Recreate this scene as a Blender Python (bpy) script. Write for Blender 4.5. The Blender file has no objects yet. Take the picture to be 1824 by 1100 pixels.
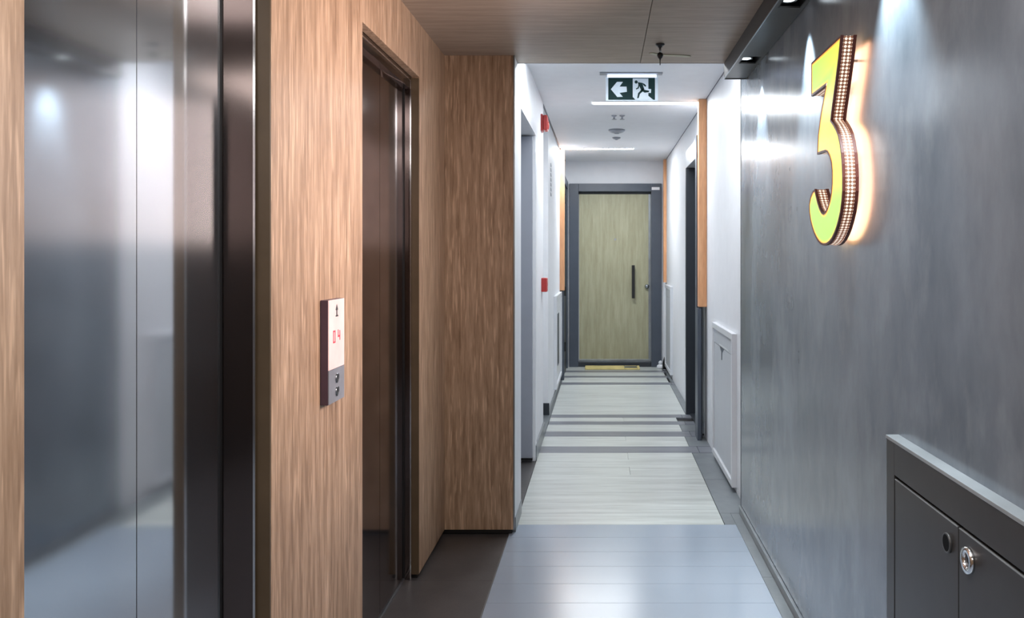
import bpy, bmesh, math, random
from mathutils import Vector, Matrix
random.seed(7)
SC = bpy.context.scene
COL = SC.collection
F = 1550.0; CX = 1073.0; CY = 455.0; H = 1.336      # focal in px of the 1824 frame, principal point, eye height

# ------------------------------------------------------------------ camera
cd = bpy.data.cameras.new('camera'); cam = bpy.data.objects.new('camera', cd); COL.objects.link(cam)
cam.location = (0, 0, H); cam.rotation_euler = (math.pi/2, 0, 0)
cd.sensor_fit = 'HORIZONTAL'; cd.sensor_width = 36.0; cd.lens = 36.0*F/1824
cd.shift_x = -(CX-912)/1824; cd.shift_y = -(550-CY)/1824
cd.clip_start = 0.02
SC.camera = cam
# ------------------------------------------------------------------ world, exposure
w = bpy.data.worlds.new('world'); SC.world = w; w.use_nodes = True
w.node_tree.nodes['Background'].inputs[0].default_value = (.75, .8, .9, 1)
w.node_tree.nodes['Background'].inputs[1].default_value = .3
SC.view_settings.view_transform = 'Standard'; SC.view_settings.look = 'None'
SC.view_settings.gamma = 1; SC.view_settings.use_curve_mapping = False
SC.view_settings.exposure = 0.35
SC.cycles.use_denoising = True
SC.cycles.max_bounces = 12; SC.cycles.diffuse_bounces = 8; SC.cycles.glossy_bounces = 6
SC.cycles.caustics_reflective = True
SC.cycles.sample_clamp_indirect = 6

def light(name, kind, loc, energy, color=(1,1,1), rot=(0,0,0), **kw):
    d = bpy.data.lights.new(name, kind); o = bpy.data.objects.new(name, d); COL.objects.link(o)
    o.location = loc; o.rotation_euler = rot; d.energy = energy; d.color = color
    for k, v in kw.items(): setattr(d, k, v)
    return o
# room lamps: corridor strips, lobby ceiling panel, wall-washer spots
SPOT_Y = (3.93, 3.03, 2.13, 1.23, .33)
for y, ww in zip(SPOT_Y, (44, 44, 46, 9, 8)):
    light('spot_lamp', 'SPOT', (.648, y, 2.200), ww*1.5, (.84, .95, 1), (0, math.radians(-6), 0),
          spot_size=math.radians(70 if y == 2.13 else 58), spot_blend=.7, shadow_soft_size=.012)
for x0, x1, y, en in ((-.07, .70, 6.45, 13), (-.43, .33, 9.22, 21), (-.36, .45, 4.75, 10)):
    light('strip_lamp', 'AREA', ((x0+x1)/2, y, 2.455), en, (.93, .97, 1), shape='RECTANGLE', size=x1-x0, size_y=.07)
light('lobby_lamp', 'AREA', (-.05, -1.0, 2.27), 17, (1, .95, .92), shape='RECTANGLE', size=.9, size_y=.9)
light('lobby_lamp', 'AREA', (-.05, 1.1, 2.27), 14, (1, .92, .9), shape='RECTANGLE', size=.9, size_y=1.2)
light('letter_fill', 'AREA', (.655, 2.6, 1.66), 14.5, (1, .80, .76), (0, math.radians(90), 0), shape='RECTANGLE', size=.55, size_y=.3, spread=math.radians(120))  # unseen area light added before the numeral to brighten the oak wall

# ------------------------------------------------------------------ materials
def lin(r, g, b): return tuple(((c/255)/12.92 if c <= 10 else ((c/255+.055)/1.055)**2.4) for c in (r, g, b))+(1,)
MATS = {}
class NT:
    def __init__(s, name):
        s.m = bpy.data.materials.new(name); s.m.use_nodes = True; s.t = s.m.node_tree
        s.b = s.t.nodes['Principled BSDF']; MATS[name] = s.m
    def n(s, typ, **kw):
        n = s.t.nodes.new(typ)
        for k, v in kw.items():
            if k[0] == 'i': n.inputs[int(k[1:])].default_value = v
            else: setattr(n, k, v)
        return n
    def l(s, a, b): s.t.links.new(a, b)
    def set(s, **kw):
        for k, v in kw.items(): s.b.inputs[k.replace('_', ' ')].default_value = v
    def pos(s, scale=(1,1,1), rand=False):
        g = s.n('ShaderNodeNewGeometry'); v = g.outputs['Position']
        if rand:
            oi = s.n('ShaderNodeObjectInfo')
            mm = s.n('ShaderNodeMath', operation='MULTIPLY', i1=37.0); s.l(oi.outputs['Random'], mm.inputs[0])
            ad = s.n('ShaderNodeVectorMath', operation='ADD'); s.l(v, ad.inputs[0]); s.l(mm.outputs[0], ad.inputs[1]); v = ad.outputs[0]
        m = s.n('ShaderNodeVectorMath', operation='MULTIPLY'); s.l(v, m.inputs[0]); m.inputs[1].default_value = scale
        return m.outputs[0]
    def noise(s, vec, scale, detail=4, rough=.6):
        n = s.n('ShaderNodeTexNoise'); n.inputs['Scale'].default_value = scale; n.inputs['Detail'].default_value = detail
        n.inputs['Roughness'].default_value = rough; s.l(vec, n.inputs['Vector']); return n.outputs['Fac']
    def ramp(s, fac, stops):
        r = s.n('ShaderNodeValToRGB'); e = r.color_ramp.elements
        while len(e) < len(stops): e.new(.5)
        for el, (p, c) in zip(e, stops): el.position = p; el.color = c
        s.l(fac, r.inputs[0]); return r.outputs[0]
    def mix(s, fac, a, b, mode='MIX'):
        m = s.n('ShaderNodeMix', data_type='RGBA', blend_type=mode)
        if isinstance(fac, float): m.inputs[0].default_value = fac
        else: s.l(fac, m.inputs[0])
        for i, v in ((6, a), (7, b)):
            if isinstance(v, tuple): m.inputs[i].default_value = v
            else: s.l(v, m.inputs[i])
        return m.outputs[2]
    def bump(s, h, strength=.3, dist=.002):
        b = s.n('ShaderNodeBump'); b.inputs['Strength'].default_value = strength; b.inputs['Distance'].default_value = dist
        s.l(h, b.inputs['Height']); s.l(b.outputs[0], s.b.inputs['Normal'])

def plain(name, c, rough=.5, metal=0, spec=.5, emit=None, es=0, var=0.06, bump=0):
    t = NT(name); t.set(Roughness=rough, Metallic=metal); t.b.inputs['Specular IOR Level'].default_value = spec
    f = t.noise(t.pos(), 9, 3)
    c2 = tuple(min(1, v*(1-var*2)) for v in c[:3])+(1,); c3 = tuple(min(1, v*(1+var*2)) for v in c[:3])+(1,)
    t.l(t.ramp(f, [(.3, c2), (.7, c3)]), t.b.inputs['Base Color'])
    if bump: t.bump(t.noise(t.pos(), 220, 2), bump, .001)
    if emit: t.b.inputs['Emission Color'].default_value = emit; t.b.inputs['Emission Strength'].default_value = es
    return t.m
def wood(name, c_lo, c_mid, c_hi, scale, rough=.45, rand=False, fleck=True, mul=.16):
    t = NT(name); t.set(Roughness=rough)
    v = t.pos(scale, rand)
    f1 = t.noise(v, 1.0, 6, .65)
    col = t.ramp(f1, [(.30, c_lo), (.5, c_mid), (.70, c_hi)])
    f2 = t.noise(t.pos(tuple(k*4.5 for k in scale), rand), 1.0, 3, .5)
    col = t.mix(mul, col, t.ramp(f2, [(.38, (.35, .3, .27, 1)), (.62, (1, 1, 1, 1))]), 'MULTIPLY')
    if fleck:
        f3 = t.noise(t.pos(tuple(k*2.2 for k in scale), rand), 1.0, 2, .4)
        col = t.mix(t.ramp(f3, [(.58, (0, 0, 0, 1)), (.70, (.55, .55, .55, 1))]), col, tuple(min(1, q*1.35) for q in c_hi[:3])+(1,))
    t.l(col, t.b.inputs['Base Color'])
    t.bump(f1, .18, .002)
    return t.m
W1, W2, W3 = lin(132, 104, 79), lin(169, 140, 113), lin(196, 167, 140)
WOODV = wood('wood vertical', W1, W2, W3, (52, 52, 3.6))
WOODH = wood('wood ceiling', lin(152, 136, 120), lin(166, 150, 134), lin(180, 165, 148), (2.6, 34, 34), fleck=False)
GREYWOOD = wood('pale plank', lin(172, 177, 174), lin(194, 199, 196), lin(210, 215, 212), (1.4, 24, 24), .30, True, False)
DARKPLANK = wood('grey plank', lin(102, 106, 114), lin(116, 120, 128), lin(128, 132, 140), (1.5, 24, 24), .34, True, False)
DOORWOOD = wood('door oak', lin(150, 147, 120), lin(162, 160, 132), lin(174, 172, 145), (30, 30, 2.6), .5, fleck=False, mul=.08)
ORANGE = wood('orange oak', lin(212, 152, 108), lin(222, 164, 118), lin(230, 176, 132), (34, 34, 2.6), .45, False, False)
WHITE = plain('white paint', lin(222, 224, 228), .55, var=.01, bump=.05)
WHITEGLOSS = plain('white lacquer', lin(216, 219, 224), .3, var=.01)
GREYDOOR = plain('grey lacquer', lin(152, 157, 168), .4, var=.01)
COVERG = plain('cabinet white', lin(188, 192, 198), .4, var=.01)
ANTH = plain('anthracite steel', lin(70, 78, 90), .38, var=.03)
ANTHD = plain('dark steel', lin(40, 46, 54), .4, var=.03)
BLACK = plain('black', lin(12, 12, 13), .45)
DARKBR = plain('dark brown', lin(38, 30, 24), .5)
STONE = None
RED = plain('red plastic', lin(176, 52, 50), .35)
REDLENS = plain('red lens', lin(205, 90, 80), .2)
CHROME = plain('chrome', lin(222, 224, 226), .12, 1)
GREYMETAL = plain('grey metal', lin(150, 156, 160), .3, .9)
CABGREY = plain('cabinet lacquer', lin(58, 58, 58), .36, .15, var=.05)
CABTOP = plain('lit cabinet edge', lin(150, 158, 163), .3, .2)  # lighter cabinet lacquer; light falling on the top edge painted into the colour
PLASTIC = plain('pale plastic', lin(214, 205, 202), .3)
PANELGREY = plain('grey plastic', lin(150, 154, 162), .35, .3)
PURPLE = plain('purple grey housing', lin(84, 66, 80), .4, .2)
MATY = plain('coir mat', lin(206, 190, 128), .95, var=.08, bump=.6)
MATE = plain('mat end', lin(96, 100, 92), .9, var=.08, bump=.6)
SIGNW = plain('sign white', lin(190, 202, 212), .5, emit=lin(200, 215, 230), es=.05)
SIGNG = plain('sign green', lin(20, 46, 47), .6, spec=.15, var=.02)
LED = plain('led strip', (1, 1, 1, 1), .5, emit=(.93, .97, 1, 1), es=22)
LEDBLUE = plain('blue led edge', (1, 1, 1, 1), .5, emit=(.62, .72, 1, 1), es=1.6)
LAMP = plain('lobby diffuser', (1, 1, 1, 1), .5, emit=(1, .94, .88, 1), es=2.5)
LENS = plain('spot lens', (1, 1, 1, 1), .3, emit=(.85, .95, 1, 1), es=3)
PALE = plain('pale splinter', lin(190, 188, 165), .6)
INK = plain('dark ink', lin(60, 62, 66), .5)
INKRED = plain('red digits', lin(200, 50, 70), .5, emit=lin(220, 60, 80), es=.5)
DISPLAY = plain('lit display', lin(225, 195, 190), .25, emit=lin(255, 205, 200), es=.28)

t = NT('stone slab'); STONE = t.m; t.set(Roughness=.42)
f = t.noise(t.pos(), 5, 6); g = t.noise(t.pos(), 160, 2)
c = t.ramp(f, [(.3, lin(62, 60, 60)), (.7, lin(80, 77, 77))]); c = t.mix(.35, c, t.ramp(g, [(.4, (.5, .5, .5, 1)), (.65, (1, 1, 1, 1))]), 'MULTIPLY')
t.l(c, t.b.inputs['Base Color']); t.bump(g, .15, .001)
t = NT('blue grey tile'); TILE = t.m
f = t.noise(t.pos(), 1.6, 2)
t.l(t.ramp(f, [(.2, lin(146, 158, 172)), (.8, lin(156, 167, 181))]), t.b.inputs['Base Color'])
t.set(Roughness=.21)
t = NT('border stone'); BORDER = t.m; t.set(Roughness=.32)
t.l(t.ramp(t.noise(t.pos(), 7, 5), [(.3, lin(104, 110, 114)), (.7, lin(122, 128, 132))]), t.b.inputs['Base Color'])
# dark glossy plaster of the right lobby wall, with trowel marks
t = NT('dark polished plaster'); DPLAS = t.m
f = t.noise(t.pos((1, 1.4, .7)), 2.2, 8, .62); g = t.noise(t.pos((1, 3, 1.6)), 2, 5, .6)
col = t.ramp(f, [(.28, lin(94, 104, 114)), (.5, lin(114, 125, 136)), (.72, lin(134, 145, 156))])
col = t.mix(t.ramp(g, [(.50, (0, 0, 0, 1)), (.75, (.45, .45, .45, 1))]), col, lin(158, 169, 178))
t.l(col, t.b.inputs['Base Color']); t.set(Metallic=.2)
t.l(t.ramp(f, [(.3, (.17, .17, .17, 1)), (.7, (.27, .27, .27, 1))]), t.b.inputs['Roughness'])
t.bump(f, .05, .01)
# brushed stainless: two lobes, a tight one and a wide smear across the grain
def steel(name, c, r1, r2, wide):
    t = NT(name); out = t.t.nodes['Material Output']
    t.b.inputs['Base Color'].default_value = c; t.set(Metallic=1.0, Roughness=r1)
    s = t.noise(t.pos((3, 3, 260)), 1, 3)
    a = t.n('ShaderNodeBsdfAnisotropic'); a.inputs['Color'].default_value = c; a.inputs['Roughness'].default_value = r2
    a.inputs['Anisotropy'].default_value = .85; a.inputs['Rotation'].default_value = .25
    tg = t.n('ShaderNodeTangent', direction_type='RADIAL', axis='Z'); t.l(tg.outputs[0], a.inputs['Tangent'])
    mx = t.n('ShaderNodeMixShader'); mx.inputs[0].default_value = wide
    t.l(t.b.outputs[0], mx.inputs[1]); t.l(a.outputs[0], mx.inputs[2]); t.l(mx.outputs[0], out.inputs[0])
    return t.m
STEEL = steel('brushed steel', lin(226, 226, 228), .075, .40, .24)
STEELD = steel('darkened frame steel', lin(108, 98, 95), .11, .35, .2)  # same brushed steel, colour darkened to paint in its dim reflections

# ------------------------------------------------------------------ geometry helpers
class MB:
    def __init__(s): s.bm = bmesh.new(); s.sm = False
    def box(s, x0, x1, y0, y1, z0, z1, bev=0):
        m = Matrix.Translation(((x0+x1)/2, (y0+y1)/2, (z0+z1)/2)) @ Matrix.Diagonal((abs(x1-x0), abs(y1-y0), abs(z1-z0), 1))
        r = bmesh.ops.create_cube(s.bm, size=1, matrix=m)
        if bev:
            es = list({e for v in r['verts'] for e in v.link_edges})
            bmesh.ops.bevel(s.bm, geom=es, offset=bev, segments=2, affect='EDGES', profile=.6)
        return s
    def cyl(s, c, r1, r2, depth, axis='Z', seg=28, bev=0):
        rot = {'Z': Matrix(), 'X': Matrix.Rotation(math.pi/2, 4, 'Y'), 'Y': Matrix.Rotation(math.pi/2, 4, 'X')}[axis]
        r = bmesh.ops.create_cone(s.bm, cap_ends=True, segments=seg, radius1=r1, radius2=r2, depth=depth, matrix=Matrix.Translation(c) @ rot)
        return s
    def lathe(s, c, prof, seg=28, axis='Z'):
        rot = {'Z': Matrix(), 'X': Matrix.Rotation(math.pi/2, 4, 'Y'), 'Y': Matrix.Rotation(math.pi/2, 4, 'X')}[axis]
        M = Matrix.Translation(c) @ rot; rings = []
        for r, z in prof:
            rings.append([s.bm.verts.new(M @ Vector((max(r, 1e-5)*math.cos(2*math.pi*k/seg), max(r, 1e-5)*math.sin(2*math.pi*k/seg), z))) for k in range(seg)])
        for a, b in zip(rings, rings[1:]):
            for k in range(seg):
                f = s.bm.faces.new((a[k], a[(k+1) % seg], b[(k+1) % seg], b[k])); f.smooth = True
        s.bm.faces.new(rings[0][::-1]); s.bm.faces.new(rings[-1])
        return s
    def ring(s, c, ro, ri, d, axis='X', seg=36):
        prof = [(ri, -d/2), (ro, -d/2), (ro, d/2*.6), (ro*.93, d/2), (ri*1.06, d/2), (ri, d/2*.6), (ri, -d/2)]
        rot = {'Z': Matrix(), 'X': Matrix.Rotation(math.pi/2, 4, 'Y'), 'Y': Matrix.Rotation(math.pi/2, 4, 'X')}[axis]
        M = Matrix.Translation(c) @ rot; R = []
        for r, z in prof[:-1]: R.append([s.bm.verts.new(M @ Vector((r*math.cos(2*math.pi*k/seg), r*math.sin(2*math.pi*k/seg), z))) for k in range(seg)])
        for i in range(len(R)):
            a, b = R[i], R[(i+1) % len(R)]
            for k in range(seg):
                f = s.bm.faces.new((a[k], a[(k+1) % seg], b[(k+1) % seg], b[k])); f.smooth = True
        return s
    def prism(s, pts, axis, a, b):
        """2-D polygon extruded between a and b along an axis (other two coords in order)"""
        def P(p, d): return {'X': (d, p[0], p[1]), 'Y': (p[0], d, p[1]), 'Z': (p[0], p[1], d)}[axis]
        A = [s.bm.verts.new(P(p, a)) for p in pts]; B = [s.bm.verts.new(P(p, b)) for p in pts]
        s.bm.faces.new(A); s.bm.faces.new(B[::-1])
        for i in range(len(pts)): s.bm.faces.new((A[i], B[i], B[(i+1) % len(pts)], A[(i+1) % len(pts)]))
        return s
    def build(s, name, mat, parent=None, bev=0):
        bm = s.bm
        bmesh.ops.recalc_face_normals(bm, faces=bm.faces)
        me = bpy.data.meshes.new(name); o = bpy.data.objects.new(name, me); COL.objects.link(o)
        if parent is not None:
            off = wloc(parent); o.parent = parent
        else:
            co = [v.co for v in bm.verts]
            off = Vector(((min(c.x for c in co)+max(c.x for c in co))/2, (min(c.y for c in co)+max(c.y for c in co))/2, min(c.z for c in co)))
            o.location = off
        bmesh.ops.translate(bm, verts=bm.verts, vec=-off)
        bm.to_mesh(me); bm.free(); me.materials.append(mat)
        if bev:
            m = o.modifiers.new('bevel', 'BEVEL'); m.width = bev; m.segments = 2; m.limit_method = 'ANGLE'
        return o
def wloc(o):
    v = Vector(o.location)
    while o.parent: o = o.parent; v += Vector(o.location)
    return v
def box(name, mat, parent, x0, x1, y0, y1, z0, z1, bev=0): return MB().box(x0, x1, y0, y1, z0, z1, bev).build(name, mat, parent)
def tag(o, label=None, cat=None, group=None, kind=None):
    for k, v in (('label', label), ('category', cat), ('group', group), ('kind', kind)):
        if v: o[k] = v
    return o
def thing(name, loc, label, cat, group=None, kind=None):
    o = bpy.data.objects.new(name, None); COL.objects.link(o); o.location = loc; o.empty_display_size = .05
    return tag(o, label, cat, group, kind)
def struct(name, loc, label=None, cat=None): return thing(name, loc, label, cat, None, 'structure')
def px(x, y, Y): return ((x-CX)*Y/F, H-(y-CY)*Y/F)

ZL = 2.296; ZC = 2.470; YE = 10.47; XR = .757; XD = .72; XL = -.757; YB = -2.6
# ------------------------------------------------------------------ floor
fl = struct('floor', (0, 3, -.03))
box('subfloor', BLACK, fl, -1.3, .95, YB, YE+.2, -.03, -.012)
g = .0014
def piece(name, mat, x0, x1, y0, y1, top=0): box(name, mat, fl, x0+g/2, x1-g/2, y0+g/2, y1-g/2, -.012, top, .0006)
edges = [4.13, 3.93, 3.745, 3.546, 3.35]
ys = [4.325]+edges
while ys[-1] > YB: ys.append(ys[-1]-.195)
for i, (b, a) in enumerate(zip(ys, ys[1:])):
    if b < 1.4: a2 = a
    cuts = [-.448, .665]
    for x0, x1 in zip(cuts, cuts[1:]): piece('floor_tile', TILE, x0, x1, a, b)
y = 4.18
while y > YB:
    piece('stone_slab', STONE, -.835, -.451, y-.6, y); piece('stone_slab', STONE, -1.25, -.838, y-.6, y, -.004); y -= .6
box('tile_trim', GREYMETAL, fl, -.4515, -.4475, YB, 4.18, -.012, .0012)
y = 4.52
while y > YB: piece('border_slab', BORDER, .665, .756, y-.9, y, -.0005); y -= .9
# corridor planks; dark rows between the pale ones
dark = [(5.90, 6.10), (6.43, 6.62), (6.88, 7.02), (7.18, 7.32), (9.01, 9.18), (9.54, 9.68), (9.97, 10.13)]
rows = []
def pale(a, b):
    n = max(1, round((b-a)/.196))
    for k in range(n): rows.append((a+(b-a)*k/n, a+(b-a)*(k+1)/n, GREYWOOD))
cur = 4.325
for a, b in dark: pale(cur, a); rows.append((a, b, DARKPLANK)); cur = b
pale(cur, YE+.05)
for i, (a, b, m) in enumerate(rows):
    xl = -.43
    xr = .607 if b < 7.4 else .70
    if m is DARKPLANK: xr = .66 if b < 7.4 else .72
    cs = [xl, .17, xr] if 5.2 < a < 7.3 and i % 3 else [xl, xr]
    if m is DARKPLANK: cs = [xl, xr]
    for x0, x1 in zip(cs, cs[1:]): piece('floor_plank', m, x0, x1, a, b)
y = 4.52
for a, b, x in ((4.52, 5.2, .609), (5.2, 5.895, .609), (6.105, 6.425, .609), (6.625, 6.875, .609), (7.325, 8.2, .702), (8.2, 9.0, .702), (9.19, 9.53, .722), (9.69, 9.96, .722)):
    piece('border_slab', BORDER, x, .80, a, b)
for a, b in ((5.9, 6.1), (6.43, 6.62), (6.88, 7.02), (7.18, 7.32), (9.01, 9.18), (9.54, 9.68), (9.97, 10.13)): piece('border_slab', DARKPLANK, .662 if a < 7.4 else .722, .80, a, b)
piece('border_slab', BORDER, .609, .665, 4.325, 4.52)
for a, b in ((5.66, 6.5), (7.32, 8.3), (8.3, 9.2), (9.2, 9.9), (9.9, 10.4)): piece('border_slab', BORDER, -.53, -.432, a, b)
piece('border_slab', BORDER, -.53, -.432, 6.5, 7.32)
for a, b in ((4.2, 4.9), (4.9, 5.66)): piece('stone_slab', STONE, -1.25, -.4315, a, b)

# ------------------------------------------------------------------ ceilings
ce = struct('ceiling', (0, 1, ZL))
box('backing', DARKBR, ce, -1.1, XR+.2, YB, 4.34, ZL+.012, ZL+.12)
for x0, x1, a, b in ((-.80, .187, 3.05, 4.34), (.190, .607, 3.05, 4.34), (-.80, .187, 1.5, 3.047), (.190, .607, 1.5, 3.047), (-.80, .187, YB, 1.497), (.190, .607, YB, 1.497)):
    box('ceiling_panel', WOODH, ce, x0, x1-.0, a, b, ZL, ZL+.012)
box('edge_trim', WHITE, ce, -.423, .755, 4.34, 4.352, ZL-.002, ZC+.02)
c2 = struct('ceiling.001', (0, 7, ZC))
box('ceiling_board', WHITE, c2, -.44, XR-.008, 4.352, YE, ZC, ZC+.03)
for x0, x1 in ((-1.3, -.452), (XR-.002, .95)): box('ceiling_board', WHITE, c2, x0, x1, 4.352, YE+.1, ZC+.006, ZC+.03)
box('shadow_gap', ANTH, c2, -.455, -.438, 4.352, YE, ZC+.004, ZC+.028)
box('shadow_gap', ANTH, c2, XR-.012, XR+.005, 4.352, YE, ZC+.004, ZC+.028)

# ------------------------------------------------------------------ left lobby wall (oak cladding) with two lift openings
wl = struct('wall_left', (XL-.1, 1, 0))
E = ((1.14, 1.99), (2.745, 3.60)); ZO = 2.073
XB = XL-.032
def clad(a, b, z0, z1, m=WOODV): box('cladding_panel', m, wl, XB, XL, a, b, z0, z1, .001)
clad(YB, -.2, .022, ZL); clad(-.198, 1.14, .022, ZL); clad(1.99, 2.745, .022, ZL); clad(3.60, 4.18, .022, ZL)
clad(1.141, 1.989, ZO, ZL); clad(2.746, 2.93, ZO, ZL); clad(2.932, 3.599, ZO, ZL)
for a, b in ((YB, 1.13), (2.0, 2.735), (3.61, 4.2)): box('plinth', BLACK, wl, XB-.02, XL-.012, a, b, 0, .024)
for a, b in ((YB, 1.138), (1.992, 2.743), (3.602, 4.3)): box('wall_core', DARKBR, wl, -1.25, XB-.001, a, b, 0, ZL)
for a, b in E: box('wall_core', DARKBR, wl, -1.25, XB-.001, a-.002, b+.002, ZO+.001, ZL)

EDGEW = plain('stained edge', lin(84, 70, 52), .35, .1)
STEELDIM = steel('darkened leaf steel', lin(150, 140, 140), .10, .35, .06)  # brushed steel with the dark pier reflection painted into its colour
def lift(name, a, b, depth_x, near_x, split, n_split, label, leaf=None):
    """a..b opening along Y; door leaves at X=-depth_x at b, -near_x at a"""
    o = struct(name, (-.84, (a+b)/2, 0), label, 'lift door')
    fr = MB()
    xs = XB-.001
    # far jamb, near jamb, head: folded steel
    fr.box(-1.05, xs, b-.0, b+.002, 0, ZO)
    fr2 = MB().box(-1.05, xs, b-.012, b, 0, ZO-.012, .001).build('frame', STEELD, o)
    MB().box(-1.05, xs, a, a+.012, 0, ZO-.012, .001).build('frame', STEELD, o)
    MB().box(-1.05, xs, a, b, ZO-.012, ZO, .001).build('frame', STEELD, o)
    fr.bm.free()
    # wooden return edge of the cladding with a bright bead
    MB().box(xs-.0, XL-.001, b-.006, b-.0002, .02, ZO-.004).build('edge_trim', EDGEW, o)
    MB().box(xs-.003, xs+.002, b-.016, b-.011, .0, ZO-.016).build('bead', CHROME, o)
    MB().box(xs-.003, xs+.002, a+.016, b-.016, ZO-.018, ZO-.013).build('bead', CHROME, o)
    # shadow joint in the jamb
    MB().box(-depth_x-.004, -depth_x+.005, b-.0165, b-.0115, .0, ZO-.014).build('joint', BLACK, o)
    # leaves
    def X(y): return -(near_x+(depth_x-near_x)*(y-a)/(b-a))
    m_ = a+(b-a)*n_split
    for k, (p, q) in enumerate(((a+.0122, m_-.0015), (m_+.0015, b-.0125))):
        s = 0
        MB().prism([(X(p)+s, p), (X(q)+s, q), (X(q)-.03+s, q), (X(p)-.03+s, p)], 'Z', .012, ZO-.05).build('door_panel', leaf or STEEL, o)
    MB().box(-depth_x-.05, -depth_x+.03 if near_x >= depth_x else -near_x+.01, a+.0122, b-.0122, ZO-.05, ZO-.0125).build('header', STEELD, o)
    MB().box(-1.05, -.815, a+.0122, b-.0122, -.003, .008, .002).build('sill', GREYMETAL, o)
    for gx in (-.862, -.874): pass
    MB().box(-1.25, -1.06, a, b, 0, ZO).build('shaft_lining', BLACK, o)
    return o
lift('door_1', E[0][0], E[0][1], .868, .861, .800, .56, 'near lift opening with brushed steel door, partly cut by the left edge')
lift('door_2', E[1][0], E[1][1], .820, .820, .779, .54, 'farther steel lift door, right of the call panel', STEELDIM)

# pier at the end of the lift wall
wp = struct('wall_pier', (-.6, 4.3, 0))
box('cladding_panel', WOODV, wp, -.90, -.428, 4.175, 4.205, .022, ZL, .001)
box('plinth', BLACK, wp, -.90, -.437, 4.187, 4.22, 0, .024)
box('pier_core', WHITE, wp, -.90, -.437, 4.207, 4.52, .0, ZL+.1)
box('side_panel', WHITE, wp, -.436, -.423, 4.178, 4.52, .022, ZL, .001)
box('corner_bead', GREYMETAL, wp, -.427, -.4205, 4.172, 4.178, .022, ZL)
box('baseboard', BORDER, wp, -.436, -.419, 4.21, 4.52, 0, .07)

# ------------------------------------------------------------------ corridor walls
w2 = struct('wall_left.001', (-.6, 6, 0))
box('wall_board', WHITE, w2, -.60, -.44, 4.521, 5.66, 2.116, ZC+.01)
box('wall_board', WHITE, w2, -.60, -.44, 4.521, 4.62, 0, 2.116)
box('wall_board', WHITE, w2, -.60, -.44, 5.66, 6.47, 0, ZC+.01)
box('wall_board', WHITE, w2, -.72, -.53, 6.47, 7.30, 0, ZC+.01)
box('wall_board', WHITE, w2, -.72, -.455, 7.30, YE+.1, 0, ZC+.01)
box('wall_board', WHITE, w2, -1.30, -1.25, 4.2, 5.9, 0, ZC+.01)
box('wall_board', WHITE, w2, -1.30, -.90, 4.2, 4.25, 0, ZC+.01)
box('wall_board', WHITE, w2, -1.30, -.60, 5.72, 5.80, 0, ZC+.01)
bl = struct('baseboard_left', (-.45, 6, 0))
box('baseboard', BORDER, bl, -.44, -.428, 5.665, 6.478, 0, .10, .001)
box('baseboard', ANTHD, bl, -.53, -.445, 7.288, 7.30, 0, .10, .001)
box('baseboard', BORDER, bl, -.455, -.445, 7.29, 9.30, 0, .045, .001)

wr = struct('wall_right', (.9, 5, 0))
box('wall_board', WHITE, wr, XR, .95, 4.4, 6.47, 0, ZC+.01)
box('wall_board', WHITE, wr, XR, .95, 7.38, YE+.1, 0, ZC+.01)
box('wall_board', WHITE, wr, XR, .95, 6.47, 7.38, 2.22, ZC+.01)
box('wall_board', BLACK, wr, .86, .95, 6.47, 7.38, 0, 2.22)
wd = struct('wall_right.001', (.74, 1, 0))
for a, b in ((YB, -.31), (-.308, .93), (.932, 2.138), (2.14, 4.52)): pass
box('plaster_cladding', DPLAS, wd, XD, XR-.001, YB, 4.52, .0, ZL+.01)
box('end_trim', GREYMETAL, wd, XD-.002, XR-.001, 4.52, 4.524, .0, ZL)
br = struct('baseboard_right', (.71, 1, 0))
box('baseboard', BORDER, br, XD-.010, XD, YB, 4.52, 0, .035, .001)
box('bead', GREYMETAL, br, XD-.013, XD-.001, YB, 4.52, .035, .040, .001)

we = struct('wall_end', (0, YE, 0))
box('wall_board', WHITE, we, -.72, -.40, YE, YE+.2, 0, ZC+.01)
box('wall_board', WHITE, we, .71, .95, YE, YE+.2, 0, ZC+.01)
box('wall_board', WHITE, we, -.40, .71, YE, YE+.2, 2.19, ZC+.01)
wb = struct('wall_back', (0, YB, 0))
box('cladding_panel', WOODV, wb, -1.25, -.3, YB-.05, YB, 0, ZL); box('cladding_panel', WOODV, wb, -.298, .95, YB-.05, YB, 0, ZL)

# ------------------------------------------------------------------ end door
d3 = struct('door_3', (.15, YE, 0), 'pale green-grey oak flat door in dark frame at the corridor end', 'door')
fy0, fy1 = YE-.035, YE+.10
X0, _ = px(1014, 0, YE); X1, _ = px(1178, 0, YE); I0, _ = px(1030.5, 0, YE); I1, _ = px(1160, 0, YE)
box('frame', ANTH, d3, X0, I0, fy0, fy1, 0, 2.2, .003); box('frame', ANTH, d3, I1, X1, fy0, fy1, 0, 2.2, .003)
box('frame', ANTH, d3, I0, I1, fy0, fy1, 2.106, 2.2, .003)
box('frame', ANTHD, d3, I0, I1, fy1-.03, fy1+.01, 2.075, 2.108)
leaf = box('door_leaf', DOORWOOD, d3, I0+.006, I1-.03, YE+.055, YE+.095, .075, 2.078, .002)
box('edge_strip', GREYMETAL, d3, I1-.03, I1-.004, YE+.05, YE+.095, .075, 2.078)
box('kick_strip', GREYMETAL, d3, I0+.004, I1-.004, YE+.045, YE+.09, .055, .085, .002)
box('threshold', ANTHD, d3, I0, I1, fy0+.02, fy1, 0, .055, .003)
hx, hz0 = px(1128, 531, YE); _, hz1 = px(0, 472, YE)
hb = MB().box(hx-.018, hx+.018, YE-.005, YE+.012, hz0, hz1, .004)
hb.box(hx-.010, hx+.010, YE+.010, YE+.056, hz0+.04, hz0+.06); hb.box(hx-.010, hx+.010, YE+.010, YE+.056, hz1-.06, hz1-.04)
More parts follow.
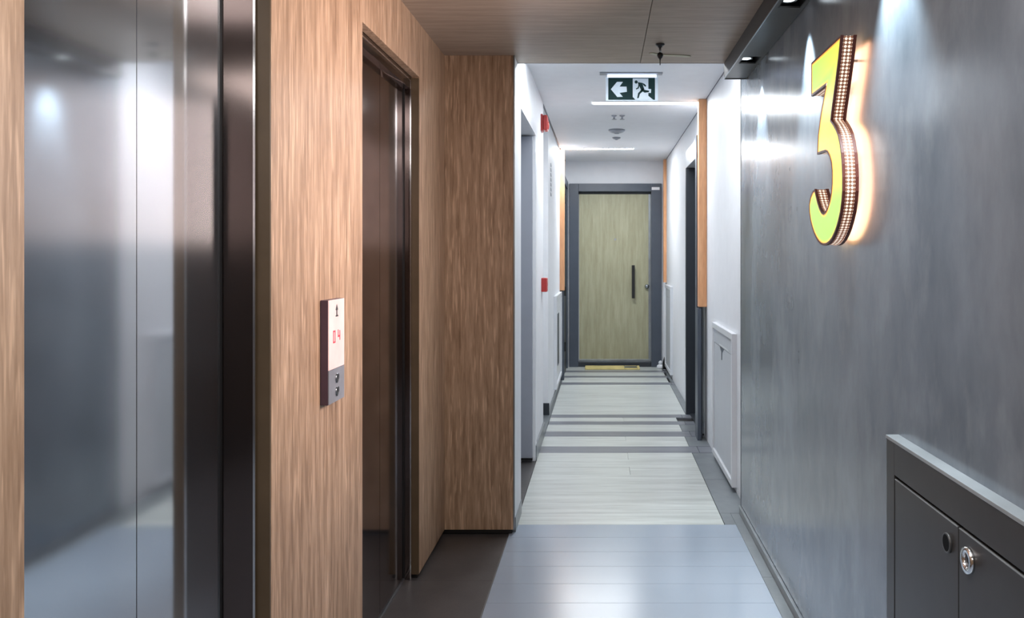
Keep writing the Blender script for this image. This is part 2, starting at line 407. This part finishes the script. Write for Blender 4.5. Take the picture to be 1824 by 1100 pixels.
hb.build('handle', BLACK, d3)
kx, kz = px(1154, 510, YE); MB().lathe((kx-.01, YE+.04, kz), [(.012, -.03), (.014, 0), (.026, .008), (.024, .02), (.01, .024)], axis='Y').build('lock_cylinder', GREYMETAL, d3)
kx, kz = px(1096, 426, YE); MB().cyl((kx, YE+.053, kz), .014, .014, .008, 'Y').build('peephole', GREYMETAL, d3)
a = px(1160.5, 338.5, YE); b = px(1174.6, 333.5, YE); box('label_plate', WHITE, d3, a[0], b[0], fy0-.002, fy0, a[1], b[1])
tag(d3.children[-1], 'small white label plate')

# ------------------------------------------------------------------ side doors (projecting steel portals)
d4 = struct('door_4', (.74, 6.9, 0), 'dark steel side door on the right white wall, below a white head', 'door')
box('frame', ANTH, d4, .69, .735, 6.385, 6.47, 0, 2.22, .002)
box('frame', ANTHD, d4, .704, .86, 7.32, 7.38, 0, 2.075, .002)
box('frame', ANTH, d4, .688, .715, 6.29, 6.384, 0, .955, .002)
box('head_panel', WHITEGLOSS, d4, .708, .86, 6.472, 7.38, 2.076, 2.219, .002)
box('door_leaf', ANTHD, d4, .80, .84, 6.475, 7.318, .01, 2.07, .002)
box('threshold', ANTHD, d4, .735, .86, 6.472, 7.318, 0, .012)
MB().box(.775, .79, 6.62, 6.64, .95, 1.2, .003).box(.78, .80, 6.62, 6.64, .98, 1.0).box(.78, .80, 6.62, 6.64, 1.15, 1.17).build('handle', BLACK, d4)
d5 = struct('door_5', (-.44, 9.85, 0), 'dark steel side door far along the left white wall', 'door')
box('frame', ANTH, d5, -.454, -.412, 9.335, 9.42, 0, 2.22, .002)
box('frame', ANTH, d5, -.454, -.412, 10.33, 10.42, 0, 2.22, .002)
box('frame', ANTH, d5, -.454, -.412, 9.42, 10.33, 2.13, 2.22, .002)
box('door_leaf', ANTHD, d5, -.454, -.425, 9.422, 10.328, .01, 2.128, .002)
for z in (.35, .95, 1.95): MB().cyl((-.408, 9.44, z), .012, .012, .10, 'Z', 12).build('hinge', BLACK, d5)
d6 = struct('door_6', (-.8, 5.68, 0), 'open grey door leaf beside the oak pier, left of corridor', 'door')
box('frame', WHITEGLOSS, d6, -.60, -.434, 4.522, 4.60, 0, 2.17, .002)
box('frame', WHITEGLOSS, d6, -.445, -.432, 4.601, 5.72, 2.118, 2.17, .002)
box('frame', WHITEGLOSS, d6, -.60, -.434, 5.662, 5.74, 0, 2.117, .002)
box('door_leaf', GREYDOOR, d6, -1.24, -.452, 5.615, 5.655, .03, 2.105, .002)
box('leaf_shadow', BLACK, d6, -1.24, -.452, 5.62, 5.65, .012, .03)  # black strip painted in as the shade gap under the leaf

# ------------------------------------------------------------------ wall-washer trough on the right lobby wall
tr = thing('light_trough', (.664, 1, 2.218), 'long black ceiling trough with downlights above the dark wall', 'light')
TY = 4.34
box('housing', DARKBR, tr, .607, .613, YB, TY, 2.218, ZL+.005)
zb = 2.218
hs = MB()
ys = [YB]+sorted(SPOT_Y)
cuts = []
for y in sorted(SPOT_Y): cuts += [y-.075, y+.075]
prev = YB
for y in sorted(SPOT_Y):
    hs.box(.613, XD-.001, prev, y-.07, zb, zb+.006); hs.box(.613, .625, y-.07, y+.07, zb, zb+.006); hs.box(.705, XD-.001, y-.07, y+.07, zb, zb+.006); prev = y+.07
hs.box(.613, XD-.001, prev, TY, zb, zb+.006)
hs.build('underside', CABGREY, tr)
box('end_cap', CABGREY, tr, .607, XD-.001, TY, TY+.006, zb-.003, ZL+.01)
box('edge_bead', GREYMETAL, tr, .605, .609, YB, TY, zb-.004, zb)
for y in SPOT_Y:
    bz = MB().box(.624, .706, y-.069, y+.069, zb+.03, zb+.034); bz.box(.624, .628, y-.069, y+.069, zb, zb+.03); bz.box(.702, .706, y-.069, y+.069, zb, zb+.03)
    s = bz.build('spot_recess', BLACK, tr)
    MB().lathe((.648, y, zb+.006), [(.026, .02), (.024, .004), (.02, 0)]).build('spot_lens', LENS, s)
    MB().ring((.648, y, zb+.012), .031, .026, .012, 'Z').build('spot_bezel', GREYMETAL, s)

# ------------------------------------------------------------------ corridor light strips and orange fins
def strip(x0, x1, y, label):
    o = thing('light_strip', ((x0+x1)/2, y, ZC), label, 'light', 'ceiling light strips')
    box('diffuser', LED, o, x0, x1, y-.045, y+.045, ZC-.004, ZC-.0005)
    box('channel', WHITEGLOSS, o, x0-.006, x1, y-.052, y-.046, ZC-.006, ZC); box('channel', WHITEGLOSS, o, x0-.006, x1, y+.046, y+.052, ZC-.006, ZC)
    del o['group']; return o
strip(-.07, .70, 6.45, 'glowing white ceiling strip just behind the exit sign, reaching right wall')
strip(-.43, .33, 9.22, 'glowing white ceiling strip far down the corridor, reaching left wall')
strip(-.36, .45, 4.75, 'white ceiling strip hidden behind the lowered oak ceiling edge')
def fin(x0, x1, y0, y1, z0, label, loc):
    o = thing('wall_fin', loc, label, 'wall trim')
    MB().box(x0, x1, y0, y1, z0, ZC-.001, .0015).build('board', ORANGE, o)
    return o
def finm(x0, x1, y0, y1, z0, label):
    o = MB().box(x0, x1, y0, y1, z0, ZC-.001, .0015).build('wall_fin', ORANGE); tag(o, label, 'wall trim'); return o
finm(.698, .756, 6.30, 6.383, .965, 'nearest orange wood fin on right wall, before the dark side door')
finm(-.454, -.404, 9.26, 9.333, .965, 'orange wood fin on the left wall far down the corridor')
finm(.722, .756, 10.25, 10.36, 1.02, 'far orange wood fin touching right side of the end door frame')

# ------------------------------------------------------------------ white meter covers
def cover(side, xw, y0, y1, z0, z1, label, slot=False):
    o = thing('meter_cabinet', (xw, (y0+y1)/2, z0), label, 'cabinet')
    s = side
    def bx(n, m, d0, d1, a, b, c, d, bev=.0015):
        xa, xb = xw+s*d0, xw+s*d1
        return box(n, m, o, min(xa, xb), max(xa, xb), a, b, c, d, bev)
    bx('frame', WHITEGLOSS, 0, .028, y0, y0+.035, z0, z1); bx('frame', WHITEGLOSS, 0, .028, y1-.035, y1, z0, z1)
    bx('frame', WHITEGLOSS, 0, .028, y0+.035, y1-.035, z1-.035, z1); bx('frame', WHITEGLOSS, 0, .028, y0+.035, y1-.035, z0, z0+.035)
    d = bx('door', COVERG if not slot else WHITEGLOSS, 0, .016, y0+.04, y1-.04, z0+.04, z1-.13)
    bx('top_rail', COVERG if not slot else WHITEGLOSS, 0, .018, y0+.038, y1-.038, z1-.127, z1-.037)
    if slot: box('slot', ANTH, d, xw+.017, xw+.019, y0+.35, y0+.62, z0+.18, z1-.19)
    return o, d
c1, dd = cover(-1, XR, 4.90, 5.80, .03, .895, 'white-framed meter cabinet on right wall, next to the dark plaster')
MB().prism([(5.30, .765), (5.47, .765), (5.41, .735), (5.405, .69), (5.385, .69), (5.38, .735)], 'X', XR-.0165, XR-.0185).build('latch', ANTH, dd)
MB().box(XR-.019, XR-.016, 5.1, 5.5, .772, .782).build('pull_edge', WHITEGLOSS, dd)
cover(-1, XR, 9.35, 10.2, .05, 1.0, 'far white meter cabinet on right wall, next to the end door')
cover(1, -.455, 8.15, 9.22, .08, .955, 'white meter cabinet with dark slot on left wall', True)

# ------------------------------------------------------------------ exit sign
Y = 5.41; es = thing('exit_sign', (.18, Y, ZC), 'green exit sign with white arrow and running figure hanging from ceiling', 'sign')
a = px(1068, 132.5, Y); b = px(1180, 127.5, Y); box('mount_plate', PANELGREY, es, a[0], b[0], Y-.03, Y+.03, a[1], ZC-.001, .003)
a = px(1079, 138, Y); b = px(1172, 133, Y); box('light_edge', LEDBLUE, es, a[0]+.01, b[0]-.01, Y-.01, Y+.01, a[1]-.001, a[1]+.016)
a = px(1079, 180, Y); b = px(1172, 137.5, Y); bd = box('acrylic_panel', SIGNW, es, a[0], b[0], Y-.005, Y+.005, a[1], b[1], .001)
def zp(x, y): return px(1070+x/15.2, 120+y/15.2, Y-.006)
def flat(name, pts, mat, d): 
    return MB().prism([zp(*p) for p in pts], 'Y', Y-.0055-d, Y-.0052-d+.0003).build(name, mat, bd)
flat('green_field', [(205, 275), (1470, 275), (1470, 875), (205, 875)], SIGNG, .0005)
flat('arrow', [(275, 590), (440, 392), (600, 392), (510, 520), (700, 520), (710, 660), (510, 690), (600, 795), (450, 800)], SIGNW, .001)
flat('doorway', [(868, 300), (1290, 300), (1290, 580), (1365, 590), (1360, 690), (1290, 690), (1290, 770), (1420, 875), (940, 875), (868, 800)], SIGNW, .001)
man = MB()
def mp(pts): man.prism([zp(*p) for p in pts], 'Y', Y-.0075, Y-.0065)
mp([(960+42*math.cos(k*math.pi/8), 395+44*math.sin(k*math.pi/8)) for k in range(16)])
mp([(1000, 400), (1130, 420), (1150, 500), (1180, 590), (1100, 640), (1070, 560), (1040, 500)])
mp([(1130, 420), (1190, 450), (1235, 500), (1205, 525), (1150, 475)])
mp([(1010, 410), (1050, 480), (1030, 570), (960, 600), (955, 570), (1000, 545), (1020, 480)])
mp([(1100, 600), (1150, 640), (1060, 720), (1030, 830), (985, 835), (1010, 700)])
mp([(1120, 560), (1200, 610), (1310, 630), (1305, 670), (1190, 685), (1120, 640)])
man.build('running_figure', SIGNG, bd)

# ------------------------------------------------------------------ small ceiling and wall devices
def disc(name, x, y, r, label, cat, mat=WHITEGLOSS, d=.03):
    o = thing(name, (x, y, ZC), label, cat)
    MB().lathe((x, y, ZC), [(r, -.001), (r, -d*.4), (r*.8, -d*.75), (r*.45, -d), (.001, -d)]).build('body', mat, o)
    MB().lathe((x, y, ZC-d), [(r*.3, .001), (r*.28, -.006), (.001, -.007)]).build('sensor_head', PANELGREY, o)
    return o
disc('smoke_detector', .13, 7.85, .075, 'largest round grey detector in the middle of the white ceiling', 'detector', PANELGREY)
o = thing('sprinkler', (.125, 7.04, ZC), 'small pair of white ceiling nozzles nearest the exit sign', 'sprinkler')
for k, dx in enumerate((-.02, .045)): MB().lathe((.115+dx, 7.04, ZC), [(.022, -.001), (.02, -.008), (.008, -.012), (.008, -.03), (.02, -.032), (.02, -.035)]).build('nozzle', PANELGREY, o)
disc('ceiling_speaker', .135, 8.35, .04, 'small round fitting on white ceiling just behind the grey detector', 'detector', PANELGREY, .02)

o = thing('fire_sounder', (-.415, 6.30, 1.336+.86), 'red fire alarm sounder high on the left white wall', 'alarm')
zc = H+.935
MB().box(-.441, -.425, 6.20, 6.32, zc-.06, zc+.06, .004).build('base', RED, o)
MB().box(-.425, -.392, 6.205, 6.315, zc-.055, zc+.055, .012).build('horn_body', RED, o)
MB().lathe((-.392, 6.26, zc-.015), [(.03, -.004), (.028, .006), (.015, .009), (.001, .01)], axis='X').build('beacon_lens', REDLENS, o)
o.location.z = zc-.06
for c in o.children: c.location.z -= 0
o = thing('fire_call_point', (-.425, 6.32, 1.08), 'small red fire call point below the sounder on left wall', 'alarm')
MB().box(-.441, -.400, 6.26, 6.38, 1.075, 1.175, .005).build('housing', RED, o)
MB().box(-.400, -.397, 6.28, 6.36, 1.095, 1.155, .001).build('push_plate', plain('call plate', lin(190, 130, 130), .3), o)
MB().prism([(6.30, 1.118), (6.34, 1.118), (6.32, 1.14)], 'X', -.397, -.3962).build('mark', RED, o)

# vertical raised lettering, too worn to read at this size
o = thing('wall_lettering', (-.45, 7.72, 1.75), 'vertical column of small grey letters on left white wall', 'sign')
rz = random.Random(3)
for k in range(7):
    z = H+.80-k*.043
    MB().box(-.4548, -.452, 7.64, 7.69+rz.random()*.05, z, z+.012).box(-.4548, -.452, 7.64, 7.66, z-.018, z+.012).box(-.4548, -.452, 7.70, 7.72, z-.018, z+.004).build('letter', PANELGREY, o)

# black sprinkler hanging from the oak ceiling, and pale splinter beside it
o = thing('ceiling_sensor', (.262, 3.95, ZL), 'black fitting dangling from the oak ceiling in front of exit sign', 'sprinkler')
MB().lathe((.262, 3.95, ZL), [(.019, .001), (.021, -.003), (.016, -.009), (.010, -.010), (.010, -.016)]).build('rosette', BLACK, o)
MB().lathe((.262, 3.95, ZL-.015), [(.005, 0), (.0055, -.026)], 12).build('stem', GREYMETAL, o)
MB().lathe((.262, 3.95, ZL-.040), [(.004, .002), (.012, -.003), (.014, -.012), (.010, -.022), (.004, -.028), (.0022, -.034), (.0018, -.056)]).build('nozzle', BLACK, o)
o = MB().prism([(.222, 4.12), (.245, 4.155), (.415, 4.205), (.425, 4.18), (.40, 4.165), (.27, 4.14), (.24, 4.115)], 'Z', ZL-.004, ZL-.0002).build('ceiling_scrape', PALE)
tag(o, 'thin pale splinter of veneer on the oak ceiling by the black fitting', 'splinter')

# ------------------------------------------------------------------ lift call panel
def yx(x, X): return F*X/(CX-x)
PXF = .735; y0, y1 = 2.334, 2.475
cp = thing('call_panel', (-.745, 2.40, .93), 'slim lift call panel with red digits on oak wall between the lifts', 'control panel')
box('housing', PURPLE, cp, XL, -PXF-.001, y0, y1, .934, 1.216, .0015)
scr = box('display', DISPLAY, cp, -PXF-.001, -PXF+.001, y0+.001, y1-.001, 1.027, 1.2155)
pl = box('button_plate', PANELGREY, cp, -PXF-.001, -PXF+.001, y0+.001, y1-.001, .935, 1.026)
fx = -PXF+.001
def onp(parent, name, mat, pts, d=.0006): return MB().prism(pts, 'X', fx, fx+d).build(name, mat, parent)
m = (y0+y1)/2
onp(scr, 'arrow_icon', INK, [(m-.004, 1.172), (m-.004, 1.186), (m-.011, 1.186), (m, 1.202), (m+.011, 1.186), (m+.004, 1.186), (m+.004, 1.172), (m+.012, 1.172), (m+.012, 1.168), (m-.010, 1.168), (m-.010, 1.172)])
for (a, b, c, d) in ((-.033, -.013, 1.127, 1.131), (-.033, -.013, 1.097, 1.101), (-.033, -.028, 1.097, 1.131), (-.018, -.013, 1.097, 1.131), (.010, .015, 1.112, 1.131), (.010, .03, 1.110, 1.115), (.025, .03, 1.101, 1.128)):
    MB().box(fx, fx+.0006, m+a, m+b, c, d).build('digit_segment', INKRED, scr)
for z in (.998, .962):
    b = MB().lathe((fx, m, z), [(.013, -.001), (.013, .002), (.011, .003), (.001, .003)], axis='X').build('button', GREYMETAL, pl)
    zz = z
    gl = MB().box(fx+.003, fx+.0042, m-.009, m-.005, zz-.012, zz+.012)
    gl.box(fx+.003, fx+.0042, m-.005, m+.007, zz+.008, zz+.012).box(fx+.003, fx+.0042, m-.005, m+.007, zz-.002, zz+.002).box(fx+.003, fx+.0042, m+.005, m+.009, zz-.001, zz+.011)
    gl.build('symbol', INK, pl)

# ------------------------------------------------------------------ dark cabinet in the right wall
kc = thing('wall_cabinet', (.70, 1.5, 0), 'dark grey double-door cabinet set low in the dark plaster wall', 'cabinet')
XF = .69; ya, yb = .60, 2.113; zt = .896
box('frame', CABGREY, kc, XF, XD, yb-.055, yb, .05, zt, .001)
box('frame', CABGREY, kc, XF, XD, ya, ya+.055, .05, zt, .001)
box('frame', CABGREY, kc, XF, XD, ya+.055, yb-.055, zt-.078, zt-.002, .001)
box('frame', CABGREY, kc, XF, XD, ya+.055, yb-.055, .05, .10, .001)
box('top_edge', CABTOP, kc, XF-.002, XD, ya, yb+.001, zt-.002, zt+.006, .001)
box('liner', BLACK, kc, XF+.012, XD, ya+.055, yb-.055, .10, zt-.078)
def cdoor(a, b, ly, chrome):
    d = box('door', CABGREY, kc, XF+.001, XF+.011, a, b, .104, zt-.086, .001)
    box('door_edge', CABTOP, d, XF, XF+.004, a+.002, b-.002, zt-.088, zt-.086)
    zc = H-.573
    if chrome:
        MB().ring((XF-.002, ly, zc), .0245, .0145, .010).build('lock_ring', CHROME, d)
        MB().cyl((XF+.001, ly, zc), .0145, .0145, .004, 'X').build('lock_core', ANTH, d)
        MB().box(XF-.002, XF, ly-.003, ly+.003, zc-.007, zc+.007).build('key_slot', BLACK, d)
    else:
        MB().ring((XF-.001, ly, zc), .0195, .0165, .006).build('lock_ring', CABGREY, d)
        MB().cyl((XF-.001, ly, zc), .0165, .0165, .006, 'X').build('lock_core', plain('lock black', (.002, .002, .002, 1), .6, spec=.1), d)
cdoor(1.690, yb-.058, 1.738, False); cdoor(1.318, 1.686, 1.637, True); cdoor(.658, 1.314, 1.28, False)

# ------------------------------------------------------------------ illuminated numeral on the dark wall
XFc = .657; XBk = .700
fp = [(1498.2, 63.6), (1445.5, 112.7), (1445.5, 171), (1471.8, 151), (1468, 172), (1462.7, 201), (1457.5, 240), (1456.0, 274.4), (1464, 271.5), (1470.6, 269.6), (1474.5, 271.5), (1478, 279),
      (1481, 290), (1482.3, 305), (1482.3, 326), (1481, 343), (1478.5, 357), (1474, 371), (1471, 377), (1467.7, 379.5), (1464, 377.5), (1460, 370), (1456.5, 359), (1454, 348), (1451.5, 337.3), (1447.5, 342), (1443.9, 351), (1441.5, 364), (1441.8, 378), (1443.9, 392.7), (1447, 405),
      (1450.5, 415.6), (1455, 425), (1459.5, 431.5), (1463.5, 435), (1467.7, 436.2), (1472.5, 435.5), (1477.3, 432), (1482, 426), (1486.8, 416), (1490.5, 406), (1494.3, 392), (1497.6, 377), (1500, 358), (1501.4, 340), (1501.6, 315), (1500.8, 292), (1499.2, 272), (1496.8, 254), (1493.5, 239), (1490, 230), (1485.5, 221.5), (1480, 213.6),
      (1481.5, 200), (1484.2, 180), (1489, 144.5), (1494, 105)]
poly = []
for x, y in fp:
    Yw = F*XFc/(x-CX); poly.append(Vector((Yw, H-(y-CY)*Yw/F)))
def area(p): return sum(p[i].x*p[(i+1) % len(p)].y-p[(i+1) % len(p)].x*p[i].y for i in range(len(p)))/2
if area(poly) < 0: poly.reverse()
def inset(p, d):
    out = []
    n = len(p)
    for i in range(n):
        a, b, c = p[i-1], p[i], p[(i+1) % n]
        e1 = (b-a).normalized(); e2 = (c-b).normalized()
        n1 = Vector((-e1.y, e1.x)); n2 = Vector((-e2.y, e2.x)); k = (n1+n2)
        if k.length < 1e-4: k = n1
        k.normalize(); co = max(.45, k.dot(n1)); out.append(b+k*d/co)
    return out
ns = thing('number_sign', (.70, 2.6, 1.37), 'glowing yellow-green numeral three with lattice sides on dark wall', 'sign')
def walls(name, p, xa, xb, mat, cap=False):
    bm = bmesh.new(); uv = bm.loops.layers.uv.new('UVMap'); u = 0
    A = [bm.verts.new((xa, q.x, q.y)) for q in p]; B = [bm.verts.new((xb, q.x, q.y)) for q in p]
    for i in range(len(p)):
        j = (i+1) % len(p); L = (p[j]-p[i]).length
        f = bm.faces.new((A[i], A[j], B[j], B[i]))
        for lp, q in zip(f.loops, ((u, xa), (u+L, xa), (u+L, xb), (u, xb))): lp[uv].uv = q
        u += L
    m_ = MB(); m_.bm.free(); m_.bm = bm
    return m_.build(name, mat, ns)
t = NT('lit lattice'); LAT = t.m; t.set(Roughness=.4)
uvn = t.n('ShaderNodeUVMap', uv_map='UVMap'); sp = t.n('ShaderNodeSeparateXYZ'); t.l(uvn.outputs[0], sp.inputs[0])
def wv(sock, k, ph=0):
    a = t.n('ShaderNodeMath', operation='MULTIPLY_ADD', i1=k, i2=ph); t.l(sock, a.inputs[0])
    b = t.n('ShaderNodeMath', operation='SINE'); t.l(a.outputs[0], b.inputs[0]); return b.outputs[0]
su = t.n('ShaderNodeMath', operation='ADD'); t.l(sp.outputs[0], su.inputs[0]); t.l(sp.outputs[1], su.inputs[1])
di = t.n('ShaderNodeMath', operation='SUBTRACT'); t.l(sp.outputs[0], di.inputs[0]); t.l(sp.outputs[1], di.inputs[1])
k = 2*math.pi/.021
pr = t.n('ShaderNodeMath', operation='MULTIPLY'); t.l(wv(su.outputs[0], k), pr.inputs[0]); t.l(wv(di.outputs[0], k), pr.inputs[1])
ma = t.ramp(pr.outputs[0], [(.0, (0, 0, 0, 1)), (.25, (1, 1, 1, 1))])
t.l(t.mix(ma, lin(120, 86, 66), lin(255, 240, 225)), t.b.inputs['Base Color'])
t.l(t.mix(ma, lin(110, 70, 50), (1, .82, .68, 1)), t.b.inputs['Emission Color']); t.b.inputs['Emission Strength'].default_value = .7
RIM = plain('sign rim', lin(92, 46, 38), .4)
walls('side_band', poly, XFc+.006, XBk-.008, LAT)
walls('front_rim', inset(poly, -.0015), XFc-.001, XFc+.007, RIM)
walls('back_rim', inset(poly, -.002), XBk-.010, XBk, RIM)
def ringcap(name, outer, inner, x, mat):
    bm = bmesh.new(); A = [bm.verts.new((x, q.x, q.y)) for q in outer]; B = [bm.verts.new((x, q.x, q.y)) for q in inner]
    for i in range(len(outer)): j = (i+1) % len(outer); bm.faces.new((A[i], A[j], B[j], B[i]))
    m_ = MB(); m_.bm.free(); m_.bm = bm; return m_.build(name, mat, ns)
ringcap('face_rim', inset(poly, -.0015), inset(poly, .005), XFc-.001, RIM)
# translucent face, lit from inside: orange by the rim, yellow to green inside
bm = bmesh.new(); col = bm.loops.layers.float_color.new('glow')
L = [inset(poly, .004), inset(poly, .0095), inset(poly, .0155)]
C = [(1.0, .22, .04), (1, .62, .05), (.80, .95, .10)]
def inner_col(q):
    z = q.y
    g = 1 if z < H+.16 else (.0 if z < H+.34 else .35)
    if z > H+.42 and q.x > 2.5: g = .9
    if H+.16 <= z < H+.34: g = max(0, (H+.24-z)/.08)
    a, b = Vector((1, .90, .07)), Vector((.42, 1.0, .12))
    return tuple(a.lerp(b, min(1, max(0, g))))
V = [[bm.verts.new((XFc, q.x, q.y)) for q in R] for R in L]
def colr(k, i): return C[0]+(1,) if k == 0 else (tuple(Vector(C[1]).lerp(Vector(inner_col(L[1][i])), .55))+(1,) if k == 1 else inner_col(L[2][i])+(1,))
for k in range(2):
    for i in range(len(poly)):
        j = (i+1) % len(poly)
        f = bm.faces.new((V[k][i], V[k][j], V[k+1][j], V[k+1][i]))
        for lp, (kk, ii) in zip(f.loops, ((k, i), (k, j), (k+1, j), (k+1, i))): lp[col] = colr(kk, ii)
from mathutils.geometry import tessellate_polygon
for tri in tessellate_polygon([[Vector((q.x, q.y, 0)) for q in L[2]]]):
    try: f = bm.faces.new([V[2][i] for i in tri])
    except ValueError: continue
    for lp, i in zip(f.loops, tri): lp[col] = colr(2, i)
m_ = MB(); m_.bm.free(); m_.bm = bm
t = NT('lit acrylic face'); t.set(Roughness=.25)
va = t.n('ShaderNodeVertexColor', layer_name='glow'); t.l(va.outputs[0], t.b.inputs['Emission Color']); t.b.inputs['Emission Strength'].default_value = .85
t.b.inputs['Base Color'].default_value = (.25, .22, .08, 1)
m_.build('face', t.m, ns)
BACKL = plain('letter backlight', (1, .8, .6, 1), .5, emit=(1, .50, .30, 1), es=6.5)
MB().prism([tuple(q) for q in inset(poly, .012)], 'X', XBk-.003, XBk-.0005).build('backlight', BACKL, ns)
for q in ((2.46, H+.55), (2.70, H+.42), (2.48, H+.28), (2.62, H+.06)): MB().cyl((XBk+.009, q[0], q[1]), .004, .004, .022, 'X', 12).build('standoff', GREYMETAL, ns)

# ------------------------------------------------------------------ doormat and small things at the end door
mt = thing('doormat', (.11, 10.3, 0), 'yellowish doormat lying before the oak door at corridor end', 'mat')
box('pile', MATY, mt, -.205, .26, 10.18, 10.42, .002, .022, .006)
box('end_panel', MATE, mt, .26, .41, 10.20, 10.40, .002, .018, .004)
box('edging', MATY, mt, .41, .44, 10.18, 10.42, .002, .022, .005); box('edging', MATY, mt, .262, .408, 10.182, 10.199, .002, .022, .004); box('edging', MATY, mt, .262, .408, 10.401, 10.418, .002, .022, .004)
o = thing('door_stop', (.69, 10.32, 0), 'small white rounded ornament on floor right of the end door', 'ornament')
MB().lathe((.69, 10.32, 0), [(.045, .001), (.048, .012), (.042, .035), (.024, .048)]).build('base', WHITEGLOSS, o)
MB().lathe((.69, 10.32, .047), [(.02, 0), (.026, .012), (.024, .03), (.012, .042), (.001, .045)]).build('knob', WHITEGLOSS, o)
o = thing('ornament', (.735, 10.2, 0), 'small dark cone beside the white ornament at right wall foot', 'ornament')
MB().lathe((.728, 10.2, 0), [(.024, .002), (.024, .05), (.022, .08), (.012, .12), (.003, .15)]).build('cone', BLACK, o)
MB().lathe((.728, 10.2, 0), [(.028, .0005), (.028, .006), (.02, .008)]).build('foot', PANELGREY, o)

# lobby ceiling light behind the viewer
for y, s, lab in ((-1.0, .45, 'square lit ceiling panel behind the viewer, farthest back'), (1.1, .3, 'square lit ceiling panel above the viewer')):
    o = thing('ceiling_light', (-.05, y, ZL), lab, 'light')
    box('diffuser', LAMP, o, -.05-s, -.05+s, y-s, y+s, ZL-.008, ZL-.001)
    for q in ((-.05-s-.012, -.05-s, y-s-.012, y+s+.012), (-.05+s, -.05+s+.012, y-s-.012, y+s+.012), (-.05-s, -.05+s, y-s-.012, y-s), (-.05-s, -.05+s, y+s, y+s+.012)):
        box('frame', GREYMETAL, o, q[0], q[1], q[2], q[3], ZL-.012, ZL-.0005)
